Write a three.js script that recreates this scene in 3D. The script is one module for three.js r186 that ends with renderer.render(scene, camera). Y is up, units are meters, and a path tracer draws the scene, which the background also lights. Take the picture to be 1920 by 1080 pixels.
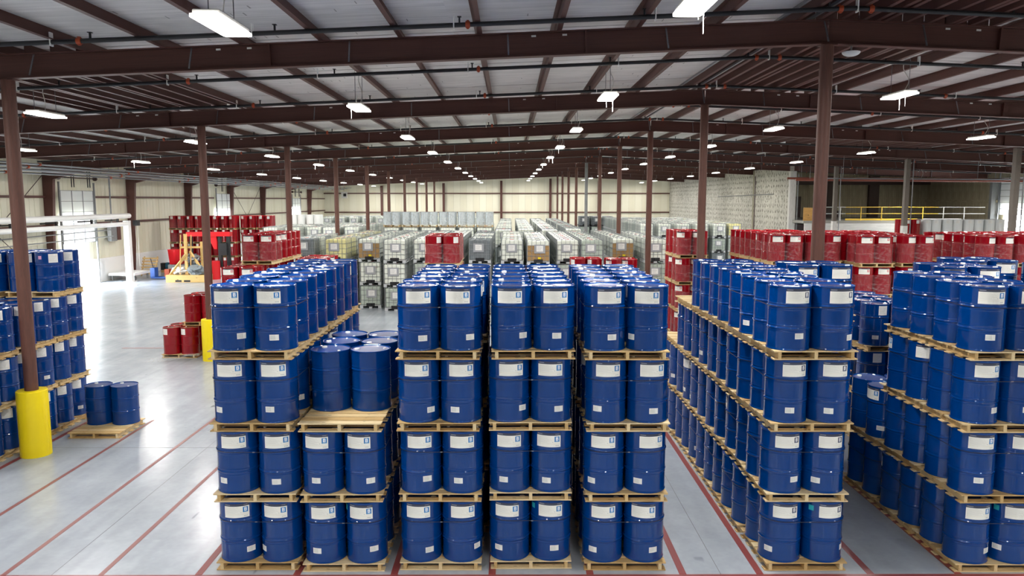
import * as THREE from 'three';
import { mergeGeometries } from 'three/addons/utils/BufferGeometryUtils.js';
import { RoundedBoxGeometry } from 'three/addons/geometries/RoundedBoxGeometry.js';
import { RectAreaLightUniformsLib } from 'three/addons/lights/RectAreaLightUniformsLib.js';

// ---------------------------------------------------------------- camera, sky, sun, exposure
const scene = new THREE.Scene();
const FOCAL = 1400, CAM_H = 5.2, PITCH = Math.atan(165 / FOCAL), YAW = Math.atan(4 / FOCAL);
const camera = new THREE.PerspectiveCamera(2 * Math.atan(540 / FOCAL) * 180 / Math.PI, 16 / 9, 0.1, 400);
camera.position.set(0, CAM_H, 0);
camera.rotation.set(-PITCH, -YAW, 0, 'YXZ');
scene.add(camera);
scene.background = new THREE.Color(0.86, 0.93, 1.0);
scene.backgroundIntensity = 60;
const renderer = new THREE.WebGLRenderer();
renderer.toneMapping = THREE.LinearToneMapping;
renderer.toneMappingExposure = 1.0;
renderer.shadowMap.enabled = true;
RectAreaLightUniformsLib.init();
const LAMP_POWER = 230;
const LAMP_TINT = new THREE.Color(1.0, 0.97, 0.92);
const sun = new THREE.DirectionalLight(0xfff3e0, 9);
sun.position.set(-80, 70, -95); sun.target.position.set(-26, 0, -52); sun.castShadow = true;
sun.shadow.camera.left = -80; sun.shadow.camera.right = 80; sun.shadow.camera.top = 80; sun.shadow.camera.bottom = -80; sun.shadow.camera.far = 300;
scene.add(sun, sun.target);

// ---------------------------------------------------------------- helpers (depth d is measured away from the camera: z = -d)
let seed = 7;
const rnd = () => { seed = (seed * 1664525 + 1013904223) >>> 0; return seed / 4294967296; };
const rr = (a, b) => a + (b - a) * rnd();
const pick = (l) => l[Math.floor(rnd() * l.length)];
const names = {};
const named = (n) => { const k = (names[n] = (names[n] ?? -1) + 1); return k ? n + '_' + String(k).padStart(3, '0') : n; };
const ORD = ['first', 'second', 'third', 'fourth', 'fifth', 'sixth', 'seventh', 'eighth', 'ninth', 'tenth', 'eleventh', 'twelfth', 'thirteenth', 'fourteenth', 'fifteenth', 'sixteenth', 'seventeenth', 'eighteenth', 'nineteenth', 'twentieth'];
const ord = (i) => ORD[i] ?? 'number ' + (i + 1);
const UNIT = new THREE.BoxGeometry(1, 1, 1);
function put(o, parent) { o.castShadow = o.receiveShadow = true; parent.add(o); return o; }
function part(name, g, m, parent, x = 0, y = 0, z = 0) { const o = new THREE.Mesh(g, m); o.name = name; o.position.set(x, y, z); return put(o, parent); }
function box(name, m, parent, x, y, z, w, h, d) { const o = part(name, UNIT, m, parent, x, y, z); o.scale.set(w, h, d); return o; }
function bar(name, m, parent, a, b, t, t2 = t) {
  const A = new THREE.Vector3(...a), Bv = new THREE.Vector3(...b), o = part(name, UNIT, m, parent);
  o.position.copy(A).add(Bv).multiplyScalar(0.5); o.quaternion.setFromUnitVectors(new THREE.Vector3(0, 0, 1), Bv.clone().sub(A).normalize());
  o.scale.set(t, t2, A.distanceTo(Bv)); return o;
}
const CYL = new THREE.CylinderGeometry(1, 1, 1, 20);
const CYL8 = new THREE.CylinderGeometry(1, 1, 1, 8);
function rod(name, m, parent, a, b, r, g = CYL8) {
  const A = new THREE.Vector3(...a), Bv = new THREE.Vector3(...b), o = part(name, g, m, parent), dir = Bv.clone().sub(A);
  o.position.copy(A).addScaledVector(dir, 0.5); o.quaternion.setFromUnitVectors(new THREE.Vector3(0, 1, 0), dir.clone().normalize());
  o.scale.set(r, dir.length(), r); return o;
}
function thing(name, label, category, x = 0, y = 0, z = 0, group) {
  const o = new THREE.Group(); o.name = named(name); o.position.set(x, y, z); o.userData = { label, category }; if (group) o.userData.group = group;
  scene.add(o); return o;
}
function struct(name) { const o = new THREE.Group(); o.name = name; o.userData = { kind: 'structure' }; scene.add(o); return o; }
function bx(x, y, z, w, h, d) { const g = new THREE.BoxGeometry(w, h, d); g.translate(x, y, z); return g; }
function tinted(g, c) { const n = g.attributes.position.count, a = new Float32Array(n * 3); for (let i = 0; i < n; i++) a.set(c, i * 3); g.setAttribute('color', new THREE.BufferAttribute(a, 3)); return g; }
const flat = (g) => { const h = g.index ? g.toNonIndexed() : g; for (const k of Object.keys(h.attributes)) if (!['position', 'normal', 'uv', 'color'].includes(k)) h.deleteAttribute(k); return h; };
const merged = (l) => mergeGeometries(l.map(flat));

// ---------------------------------------------------------------- textures
function noiseGrid(n, s) { let q = s; const r = () => { q = (q * 1664525 + 1013904223) >>> 0; return q / 4294967296; }; const a = new Float32Array(n * n); for (let i = 0; i < n * n; i++) a[i] = r(); return (u, v) => { u = ((u % n) + n) % n; v = ((v % n) + n) % n; const x = Math.floor(u), y = Math.floor(v), f = u - x, g = v - y, X = (x + 1) % n, Y = (y + 1) % n, S = f * f * (3 - 2 * f), T = g * g * (3 - 2 * g); return (a[y * n + x] * (1 - S) + a[y * n + X] * S) * (1 - T) + (a[Y * n + x] * (1 - S) + a[Y * n + X] * S) * T; }; }
function dataTex(w, h, fn, srgb = true) {
  const d = new Uint8Array(w * h * 4);
  for (let y = 0; y < h; y++) for (let x = 0; x < w; x++) { const c = fn(x / w, y / h), i = (y * w + x) * 4; d[i] = c[0]; d[i + 1] = c[1]; d[i + 2] = c[2]; d[i + 3] = 255; }
  const t = new THREE.DataTexture(d, w, h); t.wrapS = t.wrapT = THREE.RepeatWrapping; t.magFilter = THREE.LinearFilter; t.minFilter = THREE.LinearMipmapLinearFilter; t.generateMipmaps = true; if (srgb) t.colorSpace = THREE.SRGBColorSpace; t.needsUpdate = true; return t;
}
const n8 = noiseGrid(8, 11), n32 = noiseGrid(32, 23), n128 = noiseGrid(128, 5), n512 = noiseGrid(512, 77), n256 = noiseGrid(256, 177);
const cl = (x) => Math.max(0, Math.min(255, x));
// epoxy coated concrete: mottling, drag streaks along the lanes, scuffs (one tile = 26 m)
const floorTex = dataTex(2048, 2048, (u, v) => {
  const m = n8(u * 8, v * 8) * 0.4 + n32(u * 32, v * 32) * 0.35 + n128(u * 128, v * 128) * 0.25;
  const streak = n256(u * 256, v * 8) * 0.6 + n128(u * 128, v * 32) * 0.4;
  const grain = n512(u * 512, v * 512);
  let k = 172 + (m - 0.5) * 30 + (streak - 0.5) * 13 + (grain - 0.5) * 5;
  const sc = n256(u * 256, v * 128) * n32(u * 32 + 9, v * 32 + 3); if (sc > 0.74) k -= (sc - 0.74) * 320;
  return [cl(k - 7), cl(k), cl(k + 8)];
});
const floorRough = dataTex(1024, 1024, (u, v) => { const m = n32(u * 32, v * 32) * 0.5 + n256(u * 256, v * 32) * 0.5; const k = Math.min(67, 60 + (m - 0.5) * 24); return [k, k, k]; }, false);
const woodTex = dataTex(256, 128, (u, v) => { const g = n128(u * 6, v * 60) * 0.6 + n512(u * 22, v * 128) * 0.4, k = 0.92 + (g - 0.5) * 0.3; const kn = Math.hypot((u - 0.3) * 9, (v - 0.42) * 3.4) < 0.22 || Math.hypot((u - 0.78) * 9, (v - 0.7) * 3.4) < 0.16 ? 0.62 : 1; return [cl(255 * k * kn), cl(252 * k * kn), cl(244 * k * kn)]; });
const facingTex = dataTex(1024, 1024, (u, v) => {
  const b = n256(u * 8, v * 256) * 0.5 + n128(u * 16, v * 64) * 0.3 + n32(u * 32, v * 32) * 0.2; let k = 212 + (b - 0.5) * 46;
  const cx = Math.floor(u * 40), cy = Math.floor(v * 20), hs = n512(cx * 3.0 + 0.5, cy * 7.0 + 0.5), fu = u * 40 - cx, fv = v * 20 - cy; if (hs > 0.72 && Math.abs(fu - 0.5) < 0.05 && Math.abs(fv - 0.5) < 0.2) k -= 80;
  return [cl(k), cl(k - 2), cl(k - 5)];
});
const sprayTex = dataTex(1024, 1024, (u, v) => {
  const b = n128(u * 128, v * 128) * 0.5 + n32(u * 32, v * 32) * 0.5; let k = 186 + (b - 0.5) * 46, dark = 0;
  for (const [N, M, off] of [[17, 25, 0], [21, 21, 31]]) {
    const jx = u * N, jy = v * M, cx = Math.floor(jx), cy = Math.floor(jy), h1 = n512(cx * 5 + 0.5 + off, cy * 3 + 0.5), h2 = n512(cx * 7 + 90.5, cy * 11 + 0.5 + off);
    const fx = jx - cx - 0.25 - 0.5 * h1, fy = jy - cy - 0.25 - 0.5 * h2, w = 0.09 + 0.11 * h2, l = 0.13 + 0.17 * h1; const lean = fx + fy * (h1 - 0.5) * 0.6;
    if (h1 + h2 > 0.75 && (lean / w) ** 2 + (fy / l) ** 2 < 1 + (n256(u * 256, v * 256) - 0.5) * 1.2) dark = 1;
  }
  if (dark) k = 112 + n128(u * 128, v * 128) * 40; return [cl(k), cl(k - 3), cl(k - 14)];
});
const grimeTex = dataTex(512, 512, (u, v) => { const b = n32(u * 32, v * 8) * 0.5 + n128(u * 128, v * 24) * 0.5; const k = 196 + (b - 0.5) * 90; return [cl(k + 6), cl(k), cl(k - 14)]; });
const paintTex = dataTex(256, 256, (u, v) => { const k = 226 + (n32(u * 32, v * 32) - 0.5) * 26 + (n128(u * 128, v * 128) - 0.5) * 22; return [cl(k), cl(k), cl(k)]; });
const galvTex = dataTex(256, 256, (u, v) => { const k = 190 + (n32(u * 24, v * 24) - 0.5) * 70; return [k, k, cl(k + 4)]; });
const filmTex = dataTex(256, 256, (u, v) => { const a = n128(u * 60 + v * 9, v * 14) * 0.5 + n32(u * 20 - v * 13, v * 8 + 3) * 0.5, k = cl(40 + 330 * Math.max(0, a - 0.42)); return [k, k, k]; }, false);
const rough = dataTex(128, 128, (u, v) => { const k = cl(128 + (n32(u * 32, v * 32) - 0.5) * 160); return [k, k, k]; }, false);
function canvasTex(w, h, draw) { const c = document.createElement('canvas'); c.width = w; c.height = h; const g = c.getContext('2d'); draw(g, w, h); const t = new THREE.CanvasTexture(c); t.colorSpace = THREE.SRGBColorSpace; return t; }
function drumLabel(letter, square, strip, band = '#3a3f52') {
  return canvasTex(384, 240, (g, w, h) => {
    g.fillStyle = '#efeee7'; g.fillRect(0, 0, w, h); g.fillStyle = band; g.fillRect(0, 0, w, 42);
    g.fillStyle = '#9da3b4'; g.fillRect(14, 14, 84, 9); g.fillRect(300, 14, 60, 6);
    g.fillStyle = '#c9c9c2'; for (let i = 0; i < 9; i++) g.fillRect(16, 58 + i * 13, 150 + ((i * 53) % 90), 3);
    g.fillStyle = '#8f8f8a'; g.fillRect(252, 150, 14, 5); g.fillStyle = '#c9b98e'; g.fillRect(14, 184, w - 28, 2);
    g.fillStyle = '#77777a'; for (let i = 0; i < 3; i++) g.fillRect(304 + i * 20, 208, 12, 8);
    g.fillStyle = square; g.fillRect(288, 58, 78, 92); g.fillStyle = '#ffffff'; g.font = 'bold 80px sans-serif'; g.textAlign = 'center'; g.textBaseline = 'middle'; g.fillText(letter, 327, 99);
    g.fillStyle = strip; g.fillRect(302, 134, 50, 7);
  });
}
const labelBlueTex = drumLabel('B', '#1872b8', '#bfe0f4'), labelDarkTex = drumLabel('B', '#2e3550', '#aab2c8'), labelRedTex = drumLabel('A', '#b8202c', '#f4c8c8', '#454248');
const labelPlainTex = canvasTex(128, 96, (g, w, h) => { g.fillStyle = '#efeee9'; g.fillRect(0, 0, w, h); g.fillStyle = '#c6c6c0'; for (let i = 0; i < 6; i++) g.fillRect(10, 12 + i * 13, 60 + ((i * 37) % 48), 3); });
const stickerTex = canvasTex(128, 80, (g, w, h) => { g.fillStyle = '#e8e8e4'; g.fillRect(0, 0, w, h); g.fillStyle = '#aeb0b0'; for (let i = 0; i < 5; i++) g.fillRect(10, 12 + i * 12, 70 + ((i * 41) % 40), 4); });
const plateTex = canvasTex(192, 160, (g, w, h) => { g.fillStyle = '#9b9ea2'; g.fillRect(0, 0, w, h); g.fillStyle = '#e9e9e6'; g.fillRect(38, 22, 116, 104); g.fillStyle = '#b9bab8'; for (let i = 0; i < 7; i++) g.fillRect(48, 36 + i * 12, 60 + ((i * 31) % 38), 4); });

// ---------------------------------------------------------------- materials
const M = {};
const mat = (k, color, o = {}) => (M[k] = new (o.transmission || o.clearcoat ? THREE.MeshPhysicalMaterial : THREE.MeshStandardMaterial)({ color, roughness: 0.6, ...o }));
mat('floor', 0xffffff, { map: floorTex, roughnessMap: floorRough, roughness: 1.0 });
mat('stripe', 0x9a4a4a, { roughness: 0.35, map: paintTex });
mat('stripePale', 0x9c6662, { roughness: 0.4, map: paintTex });
mat('joint', 0x6d6e70, { roughness: 0.8 });
mat('facing', 0xffffff, { map: facingTex, roughness: 0.55, bumpMap: rough, bumpScale: 0.004 });
mat('steel', 0x60382f, { roughness: 0.55, map: paintTex });
mat('steelColumn', 0x6e463a, { roughness: 0.55, map: paintTex });
mat('steelDark', 0x43302a, { roughness: 0.6 });
mat('cream', 0xe4e0cb, { roughness: 0.6 });
mat('cream2', 0xdeD9c2, { roughness: 0.6 });
mat('backing', 0x8d8770, { roughness: 0.9 });
mat('grime', 0xd2ccb8, { roughness: 0.85, map: grimeTex });
mat('spray', 0xffffff, { map: sprayTex, roughness: 0.95, bumpMap: rough, bumpScale: 0.02 });
mat('white', 0xeceae4, { roughness: 0.5, map: paintTex });
mat('whiteGloss', 0xf0f0ee, { roughness: 0.35 });
mat('doorWhite', 0xf2f4f4, { roughness: 0.9, transmission: 0.45, thickness: 0 });
mat('grey', 0x8b8c8c, { roughness: 0.6, map: paintTex });
mat('postGrey', 0x776e64, { roughness: 0.6, map: paintTex });
mat('galv', 0xb5b7b8, { roughness: 0.42, metalness: 0.75, map: galvTex });
mat('pipe', 0x1c1c20, { roughness: 0.5 });
mat('orange', 0xa8441c, { roughness: 0.5 });
mat('black', 0x17171a, { roughness: 0.55 });
mat('yellow', 0xffe408, { roughness: 0.4 });
mat('railYellow', 0xd9b440, { roughness: 0.45 });
mat('concrete', 0xaaa79f, { roughness: 0.9, map: paintTex });
mat('blue', 0x00387e, { roughness: 0.08 });
mat('blueLid', 0x083a86, { roughness: 0.3, clearcoat: 1, clearcoatRoughness: 0.06 });
mat('red', 0x8c0a17, { roughness: 0.1 });
mat('silver', 0xc6ced2, { roughness: 0.3, metalness: 0.6 });
mat('redLid', 0x8f0d1a, { roughness: 0.18, clearcoat: 1, clearcoatRoughness: 0.1 });
mat('redPaint', 0xd41822, { roughness: 0.35 });
mat('whiteDrum', 0xe8ebea, { roughness: 0.45 });
mat('cap', 0xeeeeea, { roughness: 0.45 });
mat('strap', 0x171d30, { roughness: 0.5 });
mat('labelBlue', 0xffffff, { map: labelBlueTex, roughness: 0.5 });
mat('labelDark', 0xffffff, { map: labelDarkTex, roughness: 0.5 });
mat('labelRed', 0xffffff, { map: labelRedTex, roughness: 0.5 });
mat('labelPlain', 0xffffff, { map: labelPlainTex, roughness: 0.55 });
mat('sticker', 0xffffff, { map: stickerTex, roughness: 0.55 });
mat('pink', 0xd9a0c4, { roughness: 0.6 });
mat('teal', 0x1fa3b0, { roughness: 0.6 });
const woods = [0xe9cfa0, 0xdfc08c, 0xf0dbb2, 0xd3b27c].map((c, i) => mat('wood' + i, c, { roughness: 0.75, map: woodTex }));
mat('timber', 0xe3bd79, { roughness: 0.7, map: woodTex });
mat('ply', 0xd9a862, { roughness: 0.7, map: woodTex });
mat('film', 0xf2f4f6, { roughness: 0.16, transparent: true, opacity: 0.18, alphaMap: filmTex, side: THREE.DoubleSide, bumpMap: rough, bumpScale: 0.02 });
mat('filmThick', 0xe6ecef, { roughness: 0.2, transparent: true, opacity: 0.55, alphaMap: filmTex, side: THREE.DoubleSide, bumpMap: rough, bumpScale: 0.02 });
mat('cage', 0x8d9294, { roughness: 0.45, metalness: 0.4 });
mat('toteBase', 0xb9bdbf, { roughness: 0.6 });
mat('toteDark', 0x1c1d20, { roughness: 0.7 });
mat('bottleWhite', 0xe9eee2, { roughness: 0.55 });
mat('bottleYellow', 0xe6e0a0, { roughness: 0.55 });
mat('bottleGreen', 0xb6c2b6, { roughness: 0.55 });
mat('bottleGrey', 0x70787c, { roughness: 0.55 });
mat('bottleDark', 0x4a5056, { roughness: 0.55 });
mat('board', 0xb8935f, { roughness: 0.8, map: paintTex });
mat('plate', 0xffffff, { map: plateTex, roughness: 0.5 });
mat('capRed', 0xc4232c, { roughness: 0.5 });
mat('tag', 0xe9d21e, { roughness: 0.6 });
mat('lens', 0xffffff, { emissive: LAMP_TINT, emissiveIntensity: 7, roughness: 0.4 });
mat('tubeLight', 0xffffff, { emissive: 0xe8f4ff, emissiveIntensity: 5, roughness: 0.4 });
mat('cord', 0xd8d6d0, { roughness: 0.6 });
mat('rust', 0x8d4a38, { roughness: 0.6 });
mat('blueSteel', 0x1d4f9e, { roughness: 0.4 });
mat('motor', 0x1f5a70, { roughness: 0.45 });
mat('ground', 0xb9b6ad, { roughness: 0.9 });

// ---------------------------------------------------------------- the building
const XL = -26.2, XR = 38.5, RIDGE = 6.15, D_FAR = 106, D_REAR = -32, X_PART = 22.5, D_PART = 60.6, D_BACK = 69.3, BAY = 9.144, D1 = 14.9;
const rafterLow = (x) => 8.19 - 0.0417 * Math.abs(x - RIDGE), rafterTop = (x) => rafterLow(x) + 0.46, PURLIN = 0.21, roofAt = (x) => rafterTop(x) + PURLIN;
const frames = []; for (let k = -5; k <= 9; k++) frames.push(D1 + BAY * k);
const floor = struct('floor');
{
  const g = new THREE.BoxGeometry(XR - XL + 1, 0.3, D_FAR - D_REAR + 1), p = g.attributes.position, uv = g.attributes.uv;
  for (let i = 0; i < p.count; i++) uv.setXY(i, p.getX(i) / 26, p.getZ(i) / 26);
  part('slab', g, M.floor, floor, (XL + XR) / 2, -0.15, -(D_FAR + D_REAR) / 2);
  const S = 0.0015;
  for (const x of [-8.48, -7.07, -5.71]) box('floor_stripe', M.stripePale, floor, x, S, -(9.9 + (x === -8.48 ? 17.3 : 26)) / 2, 0.075, 0.003, (x === -8.48 ? 7.4 : 16.1));
  for (const x of [-4.35, -2.98, -1.62, -0.25, 1.12, 2.42, 3.5, 5.05, 6.28]) box('floor_stripe', M.stripe, floor, x, S, -(9.9 + 26) / 2, 0.1, 0.003, 16.1);
  box('floor_stripe', M.stripe, floor, -0.5, S, -9.84, 19, 0.003, 0.11);
  box('floor_stripe', M.stripe, floor, -9.95, S, -14.6, 0.1, 0.003, 8.4);
  box('floor_stripe', M.stripe, floor, -9.2, S, -26, 9, 0.003, 0.08);
  for (const d of [15.3, 23.4, 31]) box('saw_joint', M.joint, floor, -8, S - 0.001, -d, 36, 0.0016, 0.008);
  for (const x of [-14.6, -6.4, 2.95]) box('saw_joint', M.joint, floor, x, S - 0.001, -30, 0.008, 0.0016, 60);
}
const ceiling = struct('ceiling');
{
  // sheets of white insulation facing, laid across the purlins on both slopes, with the roof sheet on top
  const sheet = (x0, x1) => {
    const w = Math.hypot(x1 - x0, roofAt(x1) - roofAt(x0)), ang = Math.atan2(roofAt(x1) - roofAt(x0), x1 - x0), g = new THREE.BoxGeometry(w, 0.05, 1.815), p = g.attributes.position, uv = g.attributes.uv;
    for (let i = 0; i < p.count; i++) uv.setXY(i, p.getX(i) / 9, p.getZ(i) / 9);
    for (let d = D_REAR, i = 0; d < D_FAR; d += 1.8288, i++) { const o = part('insulation_sheet', g, M.facing, ceiling, (x0 + x1) / 2, (roofAt(x0) + roofAt(x1)) / 2 + 0.025 + (i % 2) * 0.006, -(d + 0.914)); o.rotation.z = ang; }
    const r = box('roof_sheet', M.grey, ceiling, (x0 + x1) / 2, (roofAt(x0) + roofAt(x1)) / 2 + 0.2, -(D_FAR + D_REAR) / 2, w + 0.6, 0.25, D_FAR - D_REAR + 1); r.rotation.z = ang;
  };
  sheet(XL - 0.2, RIDGE); sheet(RIDGE, XR + 0.2);
  // rafters: one I-beam on each slope of each frame
  const rafter = (d, x0, x1) => {
    const len = Math.hypot(x1 - x0, rafterLow(x1) - rafterLow(x0)), ang = Math.atan2(rafterLow(x1) - rafterLow(x0), x1 - x0);
    const g = merged([bx(0, 0.012, 0, len, 0.024, 0.2), bx(0, 0.448, 0, len, 0.024, 0.2), bx(0, 0.23, 0, len, 0.42, 0.022)]);
    const o = part('rafter', g, M.steel, ceiling, (x0 + x1) / 2, (rafterLow(x0) + rafterLow(x1)) / 2, -d); o.rotation.z = ang;
    for (let s = -len / 2 + 3.3; s < len / 2 - 1; s += 6.1) part('stiffener', UNIT, M.steel, o, s, 0.23, 0.055).scale.set(0.03, 0.42, 0.085);
    for (let s = -len / 2 + 1.8; s < len / 2; s += 3.05) { const b = part('flange_brace', UNIT, M.galv, o, s, 0.24, 0.14); b.scale.set(0.03, 0.5, 0.012); b.rotation.x = -0.45; }
    for (let s = -len / 2 + 2.6; s < len / 2; s += 6.1) for (const e of [-0.3, 0.3]) part('web_tag', UNIT, M.cap, o, s + e, 0.39, 0.014).scale.set(0.09, 0.035, 0.004);
  };
  for (const d of frames) { rafter(d, XL, RIDGE); rafter(d, RIDGE, d < D_PART - 1 || d > 70 ? XR : XR); }
  // purlins: full-length Z sections on the rafters
  const zsec = (len) => merged([bx(0, 0.105, 0, 0.012, 0.21, len), bx(0.045, 0.006, 0, 0.09, 0.012, len), bx(-0.045, 0.204, 0, 0.09, 0.012, len)]);
  const zLong = zsec(D_FAR - D_REAR), zBay = zsec(BAY - 0.05);
  for (let x = 5.48 - 1.524 * 20; x < XR; x += 1.524) { if (x < XL + 0.4) continue; part('purlin', zLong, M.steel, ceiling, x, rafterTop(x) + 0.0, -(D_FAR + D_REAR) / 2); }
  // extra joists nested between the purlins in some bays
  for (const [x0, x1, k, st] of [[5.9, 9.6, 0, 0.42], [5.9, 9.6, -1, 0.42], [-12.4, -7.9, 0, 0.5], [14, 22, 2, 0.7], [22, 34, 3, 0.8], [12, 20, 4, 0.8]])
    for (let x = x0; x < x1; x += st) if (Math.abs(((x - 5.48) % 1.524 + 1.524) % 1.524) > 0.1) part('extra_joist', zBay, M.steel, ceiling, x, rafterTop(x), -(D1 + BAY * (k + 0.5)));
  for (const x of [5.0, 5.62]) box('ridge_channel', M.galv, ceiling, x + 0.2, rafterTop(x + 0.2) + 0.05, -(D_FAR + D_REAR) / 2, 0.05, 0.05, D_FAR - D_REAR);
  // grey patch strips of the facing beside the pipes
  for (const [x, d] of [[-6.0, 17.6], [-2.9, 17.6], [-1.35, 17.6], [1.7, 17.6], [4.7, 17.6], [9.3, 17.8], [-4.4, 17.6]]) box('patch_strip', M.grey, ceiling, x, roofAt(x) - 0.012, -d, 1.42, 0.02, 0.5);
}
// walls -----------------------------------------------------------
const PW = 0.914;
function panelWall(w, axis, at, from, to, topAt, mats, inward, openings = [], low = 0) {
  // single ribbed metal panels standing side by side, each its own piece, on a backing wall
  for (let s = from, i = 0; s < to - 0.05; s += PW, i++) {
    const e = Math.min(s + PW, to), c = (s + e) / 2, top = topAt(c), hole = openings.find(([a, b]) => c > a && c < b);
    const y0 = hole ? hole[2] : low, wd = e - s - 0.012, m = mats[i % mats.length];
    if (axis === 'x') { const o = box('wall_panel', m, w, at + inward * 0.02, (y0 + top) / 2, -c, 0.04, top - y0, wd); box('rib', m, o, inward * 0.6, 0, 0.0, 0.6, 1, 0.06); }
    else { const o = box('wall_panel', m, w, c, (y0 + top) / 2, -at + inward * 0.02, wd, top - y0, 0.04); box('rib', m, o, 0, 0, inward * 0.6, 0.06, 1, 0.6); }
  }
}
function solid(w, m, x0, x1, y0, y1, d0, d1) { return box('backing', m, w, (x0 + x1) / 2, (y0 + y1) / 2, -(d0 + d1) / 2, x1 - x0, y1 - y0, d1 - d0); }
const wallLeft = struct('wall_left');
const LDOORS = [[43.3, 46.9, 4.4], [66.4, 70.2, 4.4], [89.5, 93, 4.4]];
{
  let d = D_REAR; for (const [a, b, t] of LDOORS) { solid(wallLeft, M.backing, XL - 0.35, XL - 0.02, -0.1, 7.8, d, a); solid(wallLeft, M.backing, XL - 0.35, XL - 0.02, t, 7.8, a, b); d = b; } solid(wallLeft, M.backing, XL - 0.35, XL - 0.02, -0.1, 7.8, d, D_FAR + 0.3);
  panelWall(wallLeft, 'x', XL, 30, D_FAR, () => 7.5, [M.cream, M.cream2, M.cream], 1, LDOORS, 1.5);
  panelWall(wallLeft, 'x', XL, D_REAR, 30, () => 7.5, [M.cream], 1, [], 1.5);
  let e = D_REAR; for (const [a, b] of [...LDOORS, [D_FAR, D_FAR]]) { box('painted_curb', M.whiteGloss, wallLeft, XL + 0.06, 0.75, -(e + a) / 2, 0.16, 1.5, a - e); e = b; }
  for (const y of [3.75, 5.38, 7.05]) { let q = D_REAR; for (const [a, b, t] of [...LDOORS, [D_FAR, D_FAR, 0]]) { const skip = y < 6; box('girt', M.steel, wallLeft, XL + 0.14, y, -(q + (skip ? a - 0.25 : a)) / 2, 0.16, y > 7 ? 0.06 : 0.13, (skip ? a - 0.25 : a) - q); q = skip ? b + 0.25 : b; } }
  for (const f of frames) { // tapered frame columns
    const s = new THREE.Shape([[0, 0], [0.22, 0], [0.62, 6.9], [0, 7.2]].map((p) => new THREE.Vector2(...p))), g = new THREE.ExtrudeGeometry(s, { depth: 0.24, bevelEnabled: false });
    part('frame_column', g, M.steel, wallLeft, XL + 0.06, 0, -f - 0.12);
    const hs = new THREE.Shape([[0, 0], [2.6, 0.11], [0, -0.55]].map((p) => new THREE.Vector2(...p)));
    part('haunch', new THREE.ExtrudeGeometry(hs, { depth: 0.2, bevelEnabled: false }), M.steel, wallLeft, XL + 0.62, rafterLow(XL + 0.62) + 0.02, -f - 0.1);
  }
  for (const k of [2, 6]) { const a = frames[k + 5]; rod('brace_rod', M.steelDark, wallLeft, [XL + 0.2, 0.3, -a], [XL + 0.2, 6.8, -(a + BAY)], 0.02); rod('brace_rod', M.steelDark, wallLeft, [XL + 0.2, 6.8, -a], [XL + 0.2, 0.3, -(a + BAY)], 0.02); }
}
const wallFar = struct('wall_far');
{
  solid(wallFar, M.backing, XL - 0.35, X_PART + 0.4, -0.1, 9.2, D_FAR + 0.02, D_FAR + 0.35);
  panelWall(wallFar, 'z', D_FAR, XL, X_PART, (x) => rafterTop(x) + 0.15, [M.cream, M.cream2], 1);
  for (const y of [3.48, 6.12]) box('girt', M.steel, wallFar, (XL + X_PART) / 2, y, -D_FAR + 0.14, X_PART - XL, 0.16, 0.16);
  for (const x of [-18, -9.3, -1.2, 5.7, 12.5, 19.6]) box('wind_column', M.steel, wallFar, x, rafterLow(x) / 2, -D_FAR + 0.25, 0.32, rafterLow(x), 0.3);
}
const wallRight = struct('wall_right');
const RDOORS = [[54.6, 58.6, 4.9]];
{
  solid(wallRight, M.backing, XR + 0.02, XR + 0.35, -0.1, 7.6, D_REAR, 54.6); solid(wallRight, M.backing, XR + 0.02, XR + 0.35, 4.9, 7.6, 54.6, 58.6); solid(wallRight, M.backing, XR + 0.02, XR + 0.35, -0.1, 7.6, 58.6, D_BACK + 0.4);
  panelWall(wallRight, 'x', XR, 30, D_BACK, () => 7.3, [M.grime], -1, RDOORS); panelWall(wallRight, 'x', XR, D_REAR, 30, () => 7.3, [M.cream], -1);
  box('girt', M.grime, wallRight, XR - 0.12, 5.1, -(58.9 + D_BACK) / 2, 0.14, 0.2, D_BACK - 58.9); box('girt', M.cream, wallRight, XR - 0.12, 5.1, -20, 0.14, 0.2, 66);
  for (const d of [59.3, 51.5, 42.3]) box('frame_column', M.grey, wallRight, XR - 0.3, 3.4, -d, 0.5, 6.8, 0.3);
}
const wallBack = struct('wall_back');
{
  solid(wallBack, M.backing, X_PART, XR + 0.3, -0.1, 8, D_BACK + 0.02, D_BACK + 0.35);
  panelWall(wallBack, 'z', D_BACK, X_PART, XR, (x) => rafterTop(x) + 0.1, [M.grime], 1);
  for (const [x, w] of [[23.3, 1.6], [25.9, 0.5], [29.3, 0.9], [33.4, 0.9]]) box('frame_column', M.steelDark, wallBack, x, 3.7, -D_BACK + 0.25, w, 7.3, 0.35);
  box('dark_tarp', M.pipe, wallBack, 25.0, 5.2, -D_BACK + 0.12, 2.6, 3.2, 0.06);
  box('girt', M.steelDark, wallBack, (X_PART + XR) / 2, 6.75, -D_BACK + 0.4, XR - X_PART, 0.35, 0.3);
  for (const [x, h] of [[26.6, 1.9], [30.4, 0.6], [27.6, 0.5]]) box('dark_opening_board', M.steelDark, wallBack, x, 3.62 + h / 2, -D_BACK + 0.09, 0.45, h, 0.05);
}
const wallPart = struct('wall_partition');
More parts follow.
